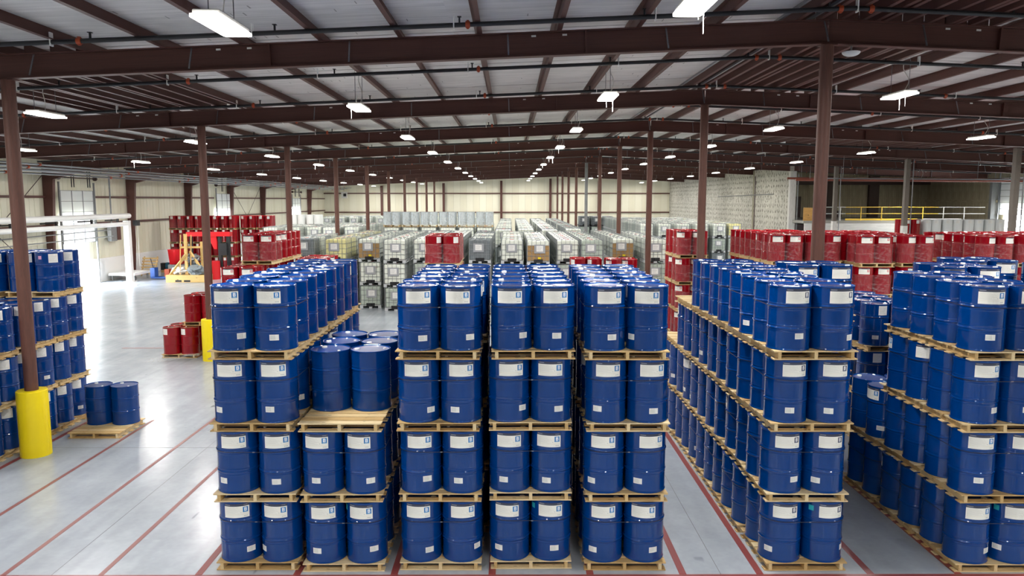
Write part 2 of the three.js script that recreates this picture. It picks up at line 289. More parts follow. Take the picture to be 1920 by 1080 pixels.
{
  const g = new THREE.BoxGeometry(0.35, 7.9, D_FAR - D_PART), p = g.attributes.position, uv = g.attributes.uv; for (let i = 0; i < p.count; i++) uv.setXY(i, p.getZ(i) / 11, p.getY(i) / 11);
  part('sprayed_face', g, M.spray, wallPart, X_PART + 0.18, 3.95, -(D_FAR + D_PART) / 2);
  box('corner_trim', M.white, wallPart, X_PART + 0.2, 3.75, -D_PART + 0.15, 0.5, 7.5, 0.32);
  rod('conduit', M.grey, wallPart, [X_PART - 0.05, 5.7, -64], [X_PART - 0.05, 5.55, -81], 0.04);
  rod('conduit', M.grey, wallPart, [X_PART + 0.55, 0, -D_PART + 0.4], [X_PART + 0.55, 7.3, -D_PART + 0.4], 0.06);
}
const wallRear = struct('wall_rear');
solid(wallRear, M.cream, XL - 0.3, XR + 0.3, -0.1, 9.2, D_REAR - 0.35, D_REAR);
const ground = struct('ground');
box('apron', M.ground, ground, XL - 30.4, -0.16, -50, 60, 0.3, 140); box('apron', M.ground, ground, XR + 30.4, -0.16, -50, 60, 0.3, 140);

// sectional overhead doors
function sectional(name, x, d0, d1, y0, y1, rows, m) {
  const g = struct(name), cols = 3, W = (d1 - d0) / cols, Hh = (y1 - y0) / rows;
  for (let r = 0; r < rows; r++) for (let c = 0; c < cols; c++) box('door_panel', m, g, x, y0 + (r + 0.5) * Hh, -(d0 + (c + 0.5) * W), 0.04, Hh - 0.035, W - 0.035);
  for (let c = 0; c <= cols; c++) box('stile', M.galv, g, x - Math.sign(x) * 0.03, (y0 + y1) / 2, -(d0 + c * W), 0.03, y1 - y0, 0.05);
  for (let r = 0; r <= rows; r++) box('rail', M.galv, g, x - Math.sign(x) * 0.015, y0 + r * Hh, -(d0 + d1) / 2, 0.02, 0.025, d1 - d0);
  for (const d of [d0 - 0.12, d1 + 0.12]) box('door_track', M.grey, g, x - Math.sign(x) * 0.04, (y1 + 0.5) / 2, -d, 0.08, y1 + 0.5, 0.09);
  rod('torsion_shaft', M.steelDark, g, [x - Math.sign(x) * 0.1, y1 + 0.75, -d0 + 0.3], [x - Math.sign(x) * 0.1, y1 + 0.75, -d1 - 0.3], 0.035);
  for (const d of [d0 - 0.2, d1 + 0.2]) { const o = rod('cable_drum', M.steelDark, g, [x - Math.sign(x) * 0.1, y1 + 0.75, -d + 0.06], [x - Math.sign(x) * 0.1, y1 + 0.75, -d - 0.06], 0.13, CYL); }
  for (const q of [0.35, 0.42, 0.85, 0.92]) box('hanger_strut', M.black, g, x - Math.sign(x) * 0.03, (y1 + 7.1) / 2 + 0.1, -(d0 + (d1 - d0) * q), 0.04, 6.9 - y1, 0.05);
  return g;
}
sectional('door_1', XL + 0.28, 43.4, 46.8, 2.62, 5.75, 5, M.doorWhite);
sectional('door_2', XL + 0.28, 66.5, 70.1, 2.6, 5.75, 5, M.doorWhite);
sectional('door_3', XL + 0.28, 89.6, 92.9, 2.4, 5.4, 5, M.doorWhite);
sectional('door_4', XR - 0.28, 54.7, 58.5, 4.05, 6.9, 6, M.doorWhite);

// ---------------------------------------------------------------- columns with yellow guards
const leftCol = -9.75, rightCol = 6.15;
frames.forEach((d, i) => {
  if (i < 4) return;
  for (const [x, side] of [[leftCol, 'left'], [rightCol, 'right']]) {
    const n = i - 5, grey = side === 'right' && n === 5, t = thing('steel_column', `${grey ? 'grey' : 'brown'} round steel column, ${n < 0 ? 'overhead of viewpoint' : ord(n) + ' back'} in the ${side} column line`, 'column', x, 0, -d);
    const hgt = rafterLow(x), o = part('shaft', CYL, grey ? M.grey : M.steelColumn, t, 0, hgt / 2 - 0.006, 0); o.scale.set(0.125, hgt - 0.02, 0.125);
    box('cap_plate', M.steel, t, 0, hgt - 0.013, 0, 0.32, 0.02, 0.22);
    if (n >= 0 && n < 3) {
      const g = thing('column_guard', `yellow ${n === 0 && side === 'left' ? 'thick sleeve around the front column beside blue drums' : 'sleeve at foot of ' + ord(n) + ' ' + side + ' column'}`, 'column guard', x, 0, -d);
      const H = 1.36; part('sleeve', new THREE.LatheGeometry([[0.13, 0.0], [0.285, 0], [0.285, H - 0.015], [0.27, H], [0.13, H]].map((p) => new THREE.Vector2(...p)), 36), M.yellow, g);
    }
  }
});
for (const [d, n] of [[33.2, 0], [42.3, 1], [51.5, 2]]) {
  const t = thing('building_post', `grey post with white painted foot, ${ord(n)} back in the far right line`, 'column', 22.3, 0, -d), hgt = rafterLow(22.3);
  box('shaft', M.postGrey, t, 0, (3.7 + hgt) / 2, 0, 0.24, hgt - 3.8, 0.24); box('painted_foot', M.white, t, 0, 1.875, 0, 0.27, 3.75, 0.27); rod('conduit', M.galv, t, [0.24, 0, 0.2], [0.24, hgt - 0.08, 0.2], 0.03);
}

// ---------------------------------------------------------------- lamps
const lensG = (() => { const s = new THREE.Shape(), w = 0.2, l = 0.62, c = 0.07; s.moveTo(-w + c, -l); s.lineTo(w - c, -l); s.quadraticCurveTo(w, -l, w, -l + c); s.lineTo(w, l - c); s.quadraticCurveTo(w, l, w - c, l); s.lineTo(-w + c, l); s.quadraticCurveTo(-w, l, -w, l - c); s.lineTo(-w, -l + c); s.quadraticCurveTo(-w, -l, -w + c, -l); const g = new THREE.ExtrudeGeometry(s, { depth: 0.035, bevelEnabled: false, curveSegments: 5 }); g.rotateX(Math.PI / 2); return g; })();
const housingG = new RoundedBoxGeometry(0.36, 0.07, 1.1, 2, 0.025);
function lamp(x, y, d, label, cords, cool) {
  const t = thing('high_bay_lamp', label, 'ceiling lamp', x, y, -d, 'high bay lamps');
  part('lens', lensG, M.lens, t, 0, 0.035, 0); part('housing', housingG, M.white, t, 0, 0.072, 0);
  const up = roofAt(x) - y;
  for (const z of [-0.45, 0.45]) rod('suspension_wire', M.galv, t, [0, 0.1, z], [0, up, z], 0.008);
  part('power_cord', new THREE.TubeGeometry(new THREE.CatmullRomCurve3([[0.05, 0.1, 0.1], [0.12, 0.1 + up * 0.3, 0.2], [0.02, 0.1 + up * 0.65, 0.1], [0.05, up, 0.05]].map((p) => new THREE.Vector3(...p))), 12, 0.01, 5), M.cord, t);
  for (let i = 0; i < cords; i++) rod('hanging_tie', M.cord, t, [(i ? 0.17 : -0.1), -0.0, i ? -0.3 : 0.5], [(i ? 0.17 : -0.1), -0.3, i ? -0.3 : 0.5], 0.006);
  const l = new THREE.RectAreaLight(LAMP_TINT, LAMP_POWER, 0.38, 1.2); l.position.set(x, y - 0.012, -d); l.rotation.x = -Math.PI / 2; l.name = 'lamp'; scene.add(l);
}
const lampRows = [[-18.4, 7.05], [-11.85, 7.33], [-3.85, 7.5], [2.5, 7.78], [9.95, 7.82], [17.8, 7.5], [30.5, 6.7], [26.5, 6.95], [34, 6.65]];
lampRows.forEach(([x, y], r) => {
  for (let k = -2; k <= 10; k++) {
    const d = 10.35 + BAY * k; if (d > D_FAR - 2 || d < D_REAR + 2) continue; if ((r === 6 && k !== 5) || (r === 7 && k > 2) || (r === 8 && k > 3)) continue;
    lamp(x, y, d, `long white hanging lamp, ${ord(r)} row from left, ${d < 5 ? 'above the viewpoint, ' + ord(k + 2) : ord(k) + ' one back'}`, ({ '3,0': 2, '2,1': 1, '3,1': 2, '4,1': 2, '3,3': 1, '3,4': 2, '3,5': 1, '1,4': 1, '0,3': 1 })[r + ',' + k] ?? 0);
  }
});

// ---------------------------------------------------------------- sprinkler pipes
const headG = merged([bx(0, 0.05, 0, 0.03, 0.1, 0.03), bx(0, 0.1, 0, 0.07, 0.012, 0.07)]);
for (let k = -5; k < 20; k++) {
  const d = 13.8 + 4.572 * k; if (d < D_REAR + 1 || d > D_FAR - 2) continue;
  const t = thing('sprinkler_pipe', `black sprinkler pipe under the roof, ${k < 0 ? 'over the viewpoint ' + ord(-k - 1) : ord(k) + ' from the front'}`, 'pipe', 0, 0, -d), hy = (x) => rafterTop(x) - 0.05 - 0.0;
  rod('pipe_run', M.pipe, t, [XL + 0.5, hy(XL + 0.5), 0], [RIDGE, hy(RIDGE), 0], 0.042, CYL); rod('pipe_run', M.pipe, t, [RIDGE, hy(RIDGE), 0], [XR - 0.5, hy(XR - 0.5), 0], 0.042, CYL);
  for (const x of [-21.6, -14.6, -7.7, -0.75, 5.9, 6.45, 13.1, 20, 27]) { rod('coupling', M.orange, t, [x - 0.04, hy(x), 0], [x + 0.04, hy(x), 0], 0.06, CYL); box('coupling_lug', M.orange, t, x, hy(x), 0, 0.045, 0.15, 0.045); }
  for (let x = -24; x < XR - 1; x += 3.3) { part('sprinkler_head', headG, M.black, t, x, hy(x) + 0.04, 0); }
  for (let x = -22.6; x < XR - 1; x += 3.6) box('pipe_hanger', M.cap, t, x, hy(x) + 0.05, 0, 0.02, 0.24, 0.1);
}
// pipe bundle along the left side
[[-22.9, 6.62, 0.07, 'thick'], [-22.45, 6.74, 0.05, 'middle'], [-21.9, 6.84, 0.04, 'thin'], [-23.5, 6.5, 0.045, 'outer']].forEach(([x, y, r, w]) => {
  const t = thing('galvanised_pipe', `${w} bare metal pipe of the bundle running along the left wall`, 'pipe', x, y, 0); rod('pipe_run', M.galv, t, [0, 0, -20], [0, 0, -104], r, CYL);
  for (let d = 26; d < 100; d += 9.2) rod('coupling', M.orange, t, [0, 0, -d], [0, 0, -d - 0.12], r + 0.03, CYL);
  for (const d of frames) if (d > 20 && d < 104) box('strap_hanger', M.galv, t, 0, (rafterLow(x) - y) / 2, -d, 0.03, rafterLow(x) - y, 0.02);
});
[[47.5, 6.55], [52.7, 6.6], [54.3, 6.75]].forEach(([d, y], i) => { const t = thing('cross_pipe', `${['grey', 'rust red', 'red brown'][i]} pipe crossing under the roof ahead of the mezzanine, ${ord(i)} back`, 'pipe', 0, y, -d); rod('pipe_run', i ? M.rust : M.galv, t, [20, 0, 0], [XR - 0.6, -0.1, 0], i ? 0.08 : 0.04, CYL); for (const x of [21, 25, 29.5, 35]) box('strap_hanger', M.galv, t, x, (rafterTop(x) - y) / 2, 0, 0.025, rafterTop(x) - y, 0.02); });
{ const t = thing('dome_fitting', 'small white dome fitting under rafter beside the front right column', 'ceiling fitting', 6.62, rafterLow(6.62) - 0.12, -D1 - 0.0); const o = part('dome', new THREE.SphereGeometry(0.17, 20, 8, 0, 6.284, 0, 1.571), M.cap, t); o.scale.y = 0.5; o.rotation.x = Math.PI; rod('stem', M.grey, t, [0, 0, 0], [0, 0.11, 0], 0.02); }

// ---------------------------------------------------------------- drums
const DR = 0.286, DH = 0.885, LEV = 1.01, PH = 0.125;
const hoop = (y) => [[0.2845, y - 0.02], [0.2865, y - 0.015], [0.2905, y - 0.009], [0.2932, y - 0.003], [0.2932, y + 0.003], [0.2905, y + 0.009], [0.2865, y + 0.015], [0.2845, y + 0.02]];
const bead = (y) => [[0.2845, y - 0.007], [0.287, y - 0.002], [0.287, y + 0.002], [0.2845, y + 0.007]];
const prof = [[0.262, 0.012], [0.284, 0.0], [0.2915, 0.004], [0.2915, 0.014], [0.2855, 0.022], [0.2845, 0.04], [0.2845, 0.245], ...bead(0.265), ...hoop(0.305), ...bead(0.345), [0.2845, 0.36], [0.2845, 0.545], ...bead(0.562), ...hoop(0.603), ...bead(0.643), [0.2845, 0.66], [0.2845, 0.855], [0.2875, 0.862], [0.2915, 0.866], [0.2928, 0.873], [0.2915, 0.88], [0.2885, 0.8838], [0.281, 0.88], [0.278, 0.866]].map((p) => new THREE.Vector2(...p));
const drumG = new THREE.LatheGeometry(prof, 36), lidG = new THREE.LatheGeometry([[0, 0.0], [0.24, 0.0], [0.262, 0.006], [0.279, 0.0]].map((p) => new THREE.Vector2(...p)).reverse(), 36);
const drumFarG = new THREE.LatheGeometry([[0.28, 0], [0.2845, 0.02], ...[0.305, 0.603].flatMap((y) => [[0.2845, y - 0.02], [0.293, y], [0.2845, y + 0.02]]), [0.2845, 0.86], [0.2915, 0.87], [0.288, 0.8838], [0.278, 0.866]].map((p) => new THREE.Vector2(...p)), 20);
const bungG = new THREE.CylinderGeometry(0.038, 0.042, 0.02, 14), bungSmallG = new THREE.CylinderGeometry(0.02, 0.022, 0.014, 10);
function patch(w, h, r = DR + 0.0012) { const a = w / r, n = 8, g = new THREE.CylinderGeometry(r, r, h, n, 1, true, -a / 2, a); return g; }
const labelG = patch(0.35, 0.2), stickerG = patch(0.125, 0.08), plainG = patch(0.19, 0.195), smallG = patch(0.075, 0.075);
const LBL = { B: [M.labelBlue, labelG, 0.752], D: [M.labelDark, labelG, 0.752], A: [M.labelRed, labelG, 0.752], P: [M.labelPlain, plainG, 0.752] };
const BODY = { blue: [M.blue, M.blueLid], red: [M.red, M.redLid], white: [M.whiteDrum, M.whiteDrum], silver: [M.silver, M.silver] };
function drum(it) {
  const t = thing(it.color === 'white' ? 'white_drum' : it.color + '_drum', it.label, 'drum', it.x, it.y, -it.d, it.group); t.rotation.y = it.turn;
  const far = it.d > 30; part('body', far ? drumFarG : drumG, BODY[it.color][0], t);
  const lid = part('lid', lidG, BODY[it.color][1], t, 0, 0.866, 0);
  if (!far) { part('bung', bungG, it.color === 'red' ? M.redPaint : M.cap, lid, 0.19, 0.006, 0.06); part('bung', bungSmallG, M.cap, lid, -0.2, 0.006, -0.03); }
  if (it.lab) { const [m, g, y] = LBL[it.lab]; part('label', g, m, t, 0, y, 0); }
  if (it.sticker != null && !far) { part('sticker', stickerG, M.sticker, t, 0, 0.19 + it.jit, 0).rotation.y = it.sticker; }
  if (it.pink) { const o = part('pink_sticker', smallG, M.pink, t, 0, 0.77, 0); o.rotation.y = -0.95; }
  if (it.teal) { const o = part('teal_sticker', smallG, M.teal, t, 0, 0.77, 0); o.rotation.y = -1.0; }
}
// pallets
const PWD = 1.15, deckZ = [-0.505, -0.335, -0.168, 0, 0.168, 0.335, 0.505], baseZ = [-0.5, -0.25, 0, 0.25, 0.5];
function pallet(it) {
  const t = thing('pallet', it.label, 'pallet', it.x, it.y, -it.d, it.group); t.rotation.y = it.turn; const k = Math.floor(rnd() * 4);
  const W = (i) => woods[(k + i * 3) % 4];
  deckZ.forEach((z, i) => box('deck_board', W(i), t, rr(-0.008, 0.008), 0.117, z, PWD, 0.016, 0.138));
  [-0.5, 0.0, 0.5].forEach((x, i) => box('stringer', W(i + 1), t, x, 0.0625, 0, 0.045, 0.093, PWD - 0.02));
  baseZ.forEach((z, i) => box('base_board', W(i + 2), t, rr(-0.008, 0.008), 0.008, z, PWD, 0.016, 0.12));
}
const palletG = merged([...deckZ.map((z) => bx(0, 0.117, z, PWD, 0.016, 0.138)), ...[-0.5, 0, 0.5].map((x) => bx(x, 0.0625, 0, 0.045, 0.093, PWD - 0.02)), ...baseZ.map((z) => bx(0, 0.008, z, PWD, 0.016, 0.12))]);
function hullShape(r, half) { const s = new THREE.Shape(); const c = [[half, half, 0], [-half, half, 1], [-half, -half, 2], [half, -half, 3]]; const pts = []; for (const [x, y, q] of c) for (let i = 0; i <= 8; i++) { const a = q * Math.PI / 2 + i / 8 * Math.PI / 2; pts.push(new THREE.Vector2(x + r * Math.cos(a), y + r * Math.sin(a))); } return pts; }
function sleeveG(r, half, y0, y1, rows = 1, wob = 0) {
  const pts = hullShape(r, half), n = pts.length, pos = [], uv = [], idx = [];
  for (let j = 0; j <= rows; j++) for (let i = 0; i <= n; i++) { const p = pts[i % n], k = 1 + wob * (n32(i * 2.3, j * 3.1 + r * 40) - 0.2) * 0.06; pos.push(p.x * k, y0 + (y1 - y0) * j / rows + (j === rows ? wob * (n32(i * 1.1, 9.5) - 0.5) * 0.1 : 0), p.y * k); uv.push(i / n * 6, j / rows); }
  for (let j = 0; j < rows; j++) for (let i = 0; i < n; i++) { const a = j * (n + 1) + i, b = a + 1, c = a + n + 1, d = c + 1; idx.push(a, c, b, b, c, d); }
  const g = new THREE.BufferGeometry(); g.setAttribute('position', new THREE.Float32BufferAttribute(pos, 3)); g.setAttribute('uv', new THREE.Float32BufferAttribute(uv, 2)); g.setIndex(idx); g.computeVertexNormals(); return g;
}
const strapG = sleeveG(0.2965, 0.295, 0.598, 0.608), filmG = sleeveG(0.3005, 0.295, 0.002, 0.63, 6, 0.22), filmFullG = sleeveG(0.3005, 0.295, 0.002, 0.882, 6, 0.22);

// ---------------------------------------------------------------- what stands where: lists first, objects after
const items = [];                      // {kind, x, y, d, ...}
const LEVN = ['floor level', 'second level', 'third level', 'top level'];
function stack(o) {
  // o: x (pallet centre), d (front face), n (pallets deep), levels, color, name, lab, yaw; keep(level, palletIndex) filters
  const levels = o.levels ?? 4;
  for (let p = 0; p < o.n; p++) for (let l = 0; l < levels; l++) {
    if (o.keep && !o.keep(l, p)) continue;
    const jx = rr(-0.018, 0.018), jd = rr(0, 0.02), pd = o.d + 0.575 + p * (o.pitch ?? 1.215) + jd, px = o.x + jx + (p ? o.shift ?? 0 : 0), y = l * LEV + (o.base ?? 0);
    const lev = o.levelName ? o.levelName : l === levels - 1 && levels === 4 ? 'top level' : LEVN[l];
    items.push({ kind: 'pallet', x: px, y, d: pd, turn: rr(-0.012, 0.012), w: PWD, h: PH, label: `wooden pallet, ${lev}, ${ord(p)} from front, ${o.name}`, group: 'pallets under drums' });
    if (o.bare && o.bare(l, p)) continue;
    for (let r = 0; r < 2; r++) for (const s of [-1, 1]) {
      if (o.miss && o.miss(l, p, r, s)) continue;
      const front = p === 0 && r === 0, row = p * 2 + r;
      const turn = o.yaw != null && (front || o.allLabels) ? o.yaw + rr(-0.12, 0.12) : front && o.lab ? rr(-0.2, 0.16) : (o.turned || rnd() < 0.86) ? rr(2.0, 4.28) : pick([-1, 1]) * rr(0.3, 1.5);
      items.push({ kind: 'drum', color: o.color, x: px + s * 0.295, y: y + PH + 0.0006, d: pd - 0.295 + r * 0.59, turn, lab: o.lab, jit: rr(-0.02, 0.02), sticker: o.color === 'blue' && !(o.pink && rnd() < 0.7) ? rr(-0.9, 0.9) + (front ? 0 : rr(-1, 1)) : null, pink: o.pink && rnd() < 0.7, teal: o.color === 'blue' && l === 0 && s === 1 && front && rnd() < 0.6,
        w: 0.58, h: DH, label: `${o.color} drum, ${s < 0 ? 'left' : 'right'} in ${ord(row)} row, ${lev}, ${o.name}`, group: o.color + ' drums' });
    }
    if (o.strap && p < (o.strapDeep ?? 1)) items.push({ kind: 'strap', x: px, y: y + PH, d: pd, w: 1.17, h: 0.1, label: `thin black strap around four drums, ${lev}, ${ord(p)} pallet, ${o.name}`, group: 'drum straps', miss: o.miss && o.miss(l, p, 0, 1) });
    if (o.film && o.film(l, p)) items.push({ kind: 'film', full: o.color === 'white', x: px, y: y + PH, d: pd, w: 1.18, h: 0.63, label: `clear stretch wrap around drums, ${lev}, ${ord(p)} pallet, ${o.name}`, group: 'stretch wraps' });
  }
}
// blue stacks along the front line
stack({ x: -3.56, d: 10.0, n: 4, color: 'blue', lab: 'B', strap: 1, name: 'leftmost tall front stack' });
stack({ x: -2.34, d: 9.97, n: 2, levels: 3, color: 'blue', lab: 'B', strap: 1, turned: 1, name: 'short stack with half-empty pallet', miss: (l, p, r) => l === 2 && p === 0 && r === 0 });
stack({ x: -0.98, d: 10.0, n: 3, color: 'blue', lab: 'B', strap: 1, shift: 0.06, name: 'first of three close front stacks' });
stack({ x: 0.3, d: 10.03, n: 3, color: 'blue', lab: 'B', strap: 1, name: 'middle of three close front stacks' });
stack({ x: 1.62, d: 9.98, n: 3, color: 'blue', lab: 'B', strap: 1, name: 'front stack left of wide aisle' });
stack({ x: 4.16, d: 9.97, n: 6, color: 'blue', lab: 'D', yaw: 0.0, strap: 1, strapDeep: 5, name: 'stack right of wide aisle', keep: (l, p) => p < 4 || (p === 4 && l < 4) || (p === 5 && l < 3), bare: (l, p) => (p === 4 && l === 3) || (p === 5 && l === 2) });
stack({ x: 5.6, d: 13.2, n: 1, color: 'blue', lab: 'B', yaw: 0.0, strap: 1, name: 'small stack before front right column' });
stack({ x: 6.82, d: 9.92, n: 3, color: 'blue', lab: 'B', yaw: -0.1, strap: 1, strapDeep: 3, name: 'stack at right picture edge', keep: (l, p) => p < 2 || l < 2 });
stack({ x: 8.06, d: 12.85, n: 1, color: 'blue', lab: 'B', yaw: -0.1, strap: 1, name: 'stack behind the edge stack' });
stack({ x: 9.27, d: 14.2, n: 1, color: 'blue', lab: 'B', yaw: -0.1, name: 'rearmost blue stack on right' });
stack({ x: 10.1, d: 12.85, n: 1, color: 'blue', lab: 'B', yaw: -0.1, name: 'blue stack at far right edge' });
stack({ x: 8.07, d: 15.45, n: 2, levels: 3, color: 'blue', lab: 'P', strap: 1, name: 'low blue stack before red block' });
// blue stacks at the left edge
for (const [x, n, nm] of [[-10.72, 4, 'stack row behind yellow guard'], [-11.98, 4, 'second stack row behind yellow guard']])
  stack({ x, d: 12.95, n, color: 'blue', lab: 'P', yaw: 0.75, allLabels: 1, pink: 1, strap: 0, name: nm, keep: (l, p) => l < 3 || p === 3 });
items.push({ kind: 'pallet', x: -9.13, y: 0, d: 16.48, turn: 0.0, w: PWD, h: PH, label: 'half-empty wooden pallet with two blue drums beside yellow guard', group: 'pallets under drums' });
for (const s of [-1, 1]) items.push({ kind: 'drum', color: 'blue', x: -9.13 + s * 0.295, y: PH + 0.0005, d: 16.76, turn: 2.6, lab: null, jit: 0, sticker: null, w: 0.58, h: DH, label: `blue steel drum, ${s < 0 ? 'left' : 'right'} one on half-empty pallet beside yellow guard`, group: 'blue drums' });
// red stacks
const wrapAll = (l) => true;
for (let c = 0; c < 4; c++) stack({ x: [9.3, 10.6, 11.93, 13.3][c], d: [24.9, 25.0, 24.1, 24.2][c], n: 4, color: 'red', lab: 'A', yaw: c % 2 ? 0.4 : -0.3, film: (l, p) => p === 0 || (c === 0), name: `red block right of centre, ${ord(c)} column` });
for (let c = 0; c < 4; c++) stack({ x: [15.7, 17.0, 18.3, 19.6][c], d: 23.9 + c * 0.2, n: 3, color: 'red', lab: 'A', yaw: 0.4, film: (l, p) => p === 0 || c === 0, name: `red block at right edge, ${ord(c)} column` });
stack({ x: 6.85, d: 27.9, n: 2, color: 'red', lab: 'A', yaw: -0.9, film: (l, p) => p === 0, name: 'red stack at end of wide aisle' });
stack({ x: -2.22, d: 24.2, n: 2, pitch: 1.25, color: 'red', lab: 'P', yaw: 0.7, film: (l, p) => true, name: 'red stack before white totes' });
stack({ x: 2.85, d: 27.6, n: 1, levels: 3, color: 'red', lab: 'P', yaw: -0.9, name: 'low red stack behind aisle stack' });
stack({ x: 4.15, d: 27.3, n: 1, levels: 3, color: 'red', lab: 'A', yaw: -1.0, name: 'second low red stack behind aisle stack' });
stack({ x: -8.55, d: 25.2, n: 3, color: 'red', lab: 'A', yaw: 0.1, film: (l, p) => p === 0 && l === 3, name: 'wrapped red stack by second column', keep: (l) => l === 3 });
stack({ x: -8.85, d: 24.0, n: 4, levels: 3, color: 'red', lab: 'A', yaw: 0.1, film: (l, p) => p === 0 && l < 2, name: 'lower red stack by second column' });
stack({ x: -7.4, d: 27.5, n: 2, levels: 3, color: 'red', lab: 'A', yaw: 0.1, name: 'low red stack behind blue tops' });
stack({ x: -10.95, d: 24.3, n: 1, levels: 1, color: 'red', lab: 'P', yaw: -0.5, name: 'low red stack beside aisle floor' });
stack({ x: -10.4, d: 24.75, n: 1, levels: 1, base: LEV, levelName: 'second level', color: 'red', lab: 'P', yaw: 2.4, name: 'low red stack beside aisle floor', miss: (l, p, r, s) => s === 1 && r === 1 });
for (let c = 0; c < 6; c++) stack({ x: -24.5 + c * 1.26, d: 55 + (c > 3 ? 0.5 : 0), n: 1, color: 'red', lab: 'P', yaw: rr(-0.5, 0.7), allLabels: 1, film: (l) => c === 0, name: `red wall near cream siding, ${ord(c)} column` });
for (let c = 0; c < 2; c++) stack({ x: -16.9 + c * 1.27, d: 59.5, n: 1, color: 'white', lab: null, name: `white drum stack beyond red wall, ${ord(c)} column` });
for (let c = 0; c < 4; c++) stack({ x: -17.6 + c * 1.26, d: 63.5, n: 1, levels: 3, color: 'blue', lab: 'P', yaw: 0.1, allLabels: 1, name: `distant blue stack by cream wall, ${ord(c)} column` });
for (let c = 0; c < 4; c++) stack({ x: 25.27 + c * 1.27, d: 44.6, n: 1, color: 'white', lab: 'P', yaw: -0.3, name: `white drums before mezzanine, ${ord(c)} column` });
stack({ x: 23.9, d: 44.4, n: 1, color: 'red', lab: 'P', yaw: 0.1, name: 'red stack before the mezzanine' });

// caged totes
const TL = 1.13, TW = 1.03, TD = 1.18;
function toteCol(x, d, rows, kinds, name, levels = 3, lowers = 1, pitch = 1.27) {
  for (let r = 0; r < rows; r++) for (let l = 0; l < levels; l++) {
    if (l < levels - 1 && r >= lowers) { if (r >= lowers) items.push({ kind: 'tote', hid: 1, c: kinds[l % kinds.length], x, y: l * TL, d: d + TD / 2 + r * pitch, w: TW, h: TL, label: `caged tote, ${LEVN[l]}, ${ord(r)} row back, ${name}`, group: 'caged totes' }); continue; }
    const c = l === levels - 1 ? kinds[(r + l) % kinds.length] : pick(['green', 'white', 'grey', 'green']);
    items.push({ kind: 'tote', c: r === 0 && l === levels - 1 ? kinds[0] : c, x: x + rr(-0.02, 0.02), y: l * TL, d: d + TD / 2 + r * pitch, w: TW, h: TL, cap: rnd() < 0.6 ? 'red' : 'black', label: `${r === 0 && l === levels - 1 ? kinds[0] : c} caged tote, ${l === levels - 1 ? 'top' : LEVN[l].split(' ')[0]} level, ${ord(r)} row back, ${name}`, group: 'caged totes' });
  }
}
const colX = (px, d) => (px - 956) * 0.995 * d / 1400;
[['a', 568, 36.3, ['grey', 'white']], ['b', 627, 35.5, ['yellow', 'white', 'yellow']], ['c', 691, 35.8, ['brown', 'white', 'white']], ['d', 738, 34.9, ['white', 'white']], ['e', 794, 35.2, ['white', 'green']], ['f', 846, 36, ['white']],
  ['g', 900, 34.9, ['grey', 'white', 'grey']], ['h', 960, 34.6, ['white', 'white']], ['i', 1010, 34.0, ['brown', 'white', 'white']], ['j', 1065, 34.6, ['white', 'white']], ['k', 1112, 34.5, ['green', 'white']], ['l', 1172, 35.8, ['brown', 'white']], ['m', 1231, 35.0, ['white', 'white']]]
  .forEach(([n, px, d, kinds], i) => toteCol(colX(px, d) - (n === 'l' ? 0.06 : 0), d, n === 'a' ? 4 : 8, kinds, `${ord(i)} column from left, near tote block`, 3, i < 5 ? 3 : 1));
[...Array(5).keys()].forEach((i) => toteCol(-16.2 + i * 1.35, 50.6 + (i % 3) * 0.5, i < 2 ? 5 : 8, ['white', 'green', 'white'], `${ord(i)} column, far left tote block`));
const silverX = [-8.0, -6.74, -5.48, -4.22, -2.96, -1.7];
silverX.forEach((x, i) => toteCol(x, 50.6, 6, ['white', 'green'], `${ord(i)} column, tote block under silver drums`));
silverX.forEach((x, i) => { items.push({ kind: 'pallet', x, y: 3 * TL, d: 51.2, turn: 0, w: PWD, h: PH, label: `wooden pallet under ${ord(i)} group of silver wrapped drums`, group: 'pallets under drums' }); for (let r = 0; r < 2; r++) for (const s of [-1, 1]) items.push({ kind: 'drum', color: 'silver', x: x + s * 0.295, y: 3 * TL + PH, d: 51.2 - 0.295 + r * 0.59, turn: 0, w: 0.58, h: DH, label: `silver drum, ${s < 0 ? 'left' : 'right'} ${r ? 'rear' : 'front'} of ${ord(i)} wrapped group atop totes`, group: 'silver drums' }); items.push({ kind: 'film', full: 1, x, y: 3 * TL + PH, d: 51.2, w: 1.18, h: 0.9, label: `cloudy stretch wrap around ${ord(i)} group of silver drums`, group: 'stretch wraps' }); });
[0.0, 1.45, 2.9, 4.5].forEach((x, i) => toteCol(x - 0.4, 47 + (i % 2), 22, ['white', 'white', 'green', 'grey'].slice(i % 2), `${ord(i)} column, central far tote block`));
[7.8, 9.2].forEach((x, i) => toteCol(x, 40 + i * 4, 4, ['white', 'green'], `${ord(i)} column, totes behind wide aisle`, 2));
[8.4, 9.7, 11].forEach((x, i) => toteCol(x, 84, 3, ['dark', 'dark'], `${ord(i)} column, dark distant totes`));
[...Array(6).keys()].forEach((i) => toteCol(10.6 + i * 1.42, 58 + (i === 5 ? 0.8 : 0), 18, i === 5 ? ['yellow'] : ['white', 'green', 'white'], `${ord(i)} column, tote block by speckled wall`, 3, 1));
[...Array(12).keys()].filter((i) => i !== 7).forEach((i) => toteCol(-20 + i * 1.45, 82, 6, ['white', 'green'], `${ord(i)} column, rear tote block`));

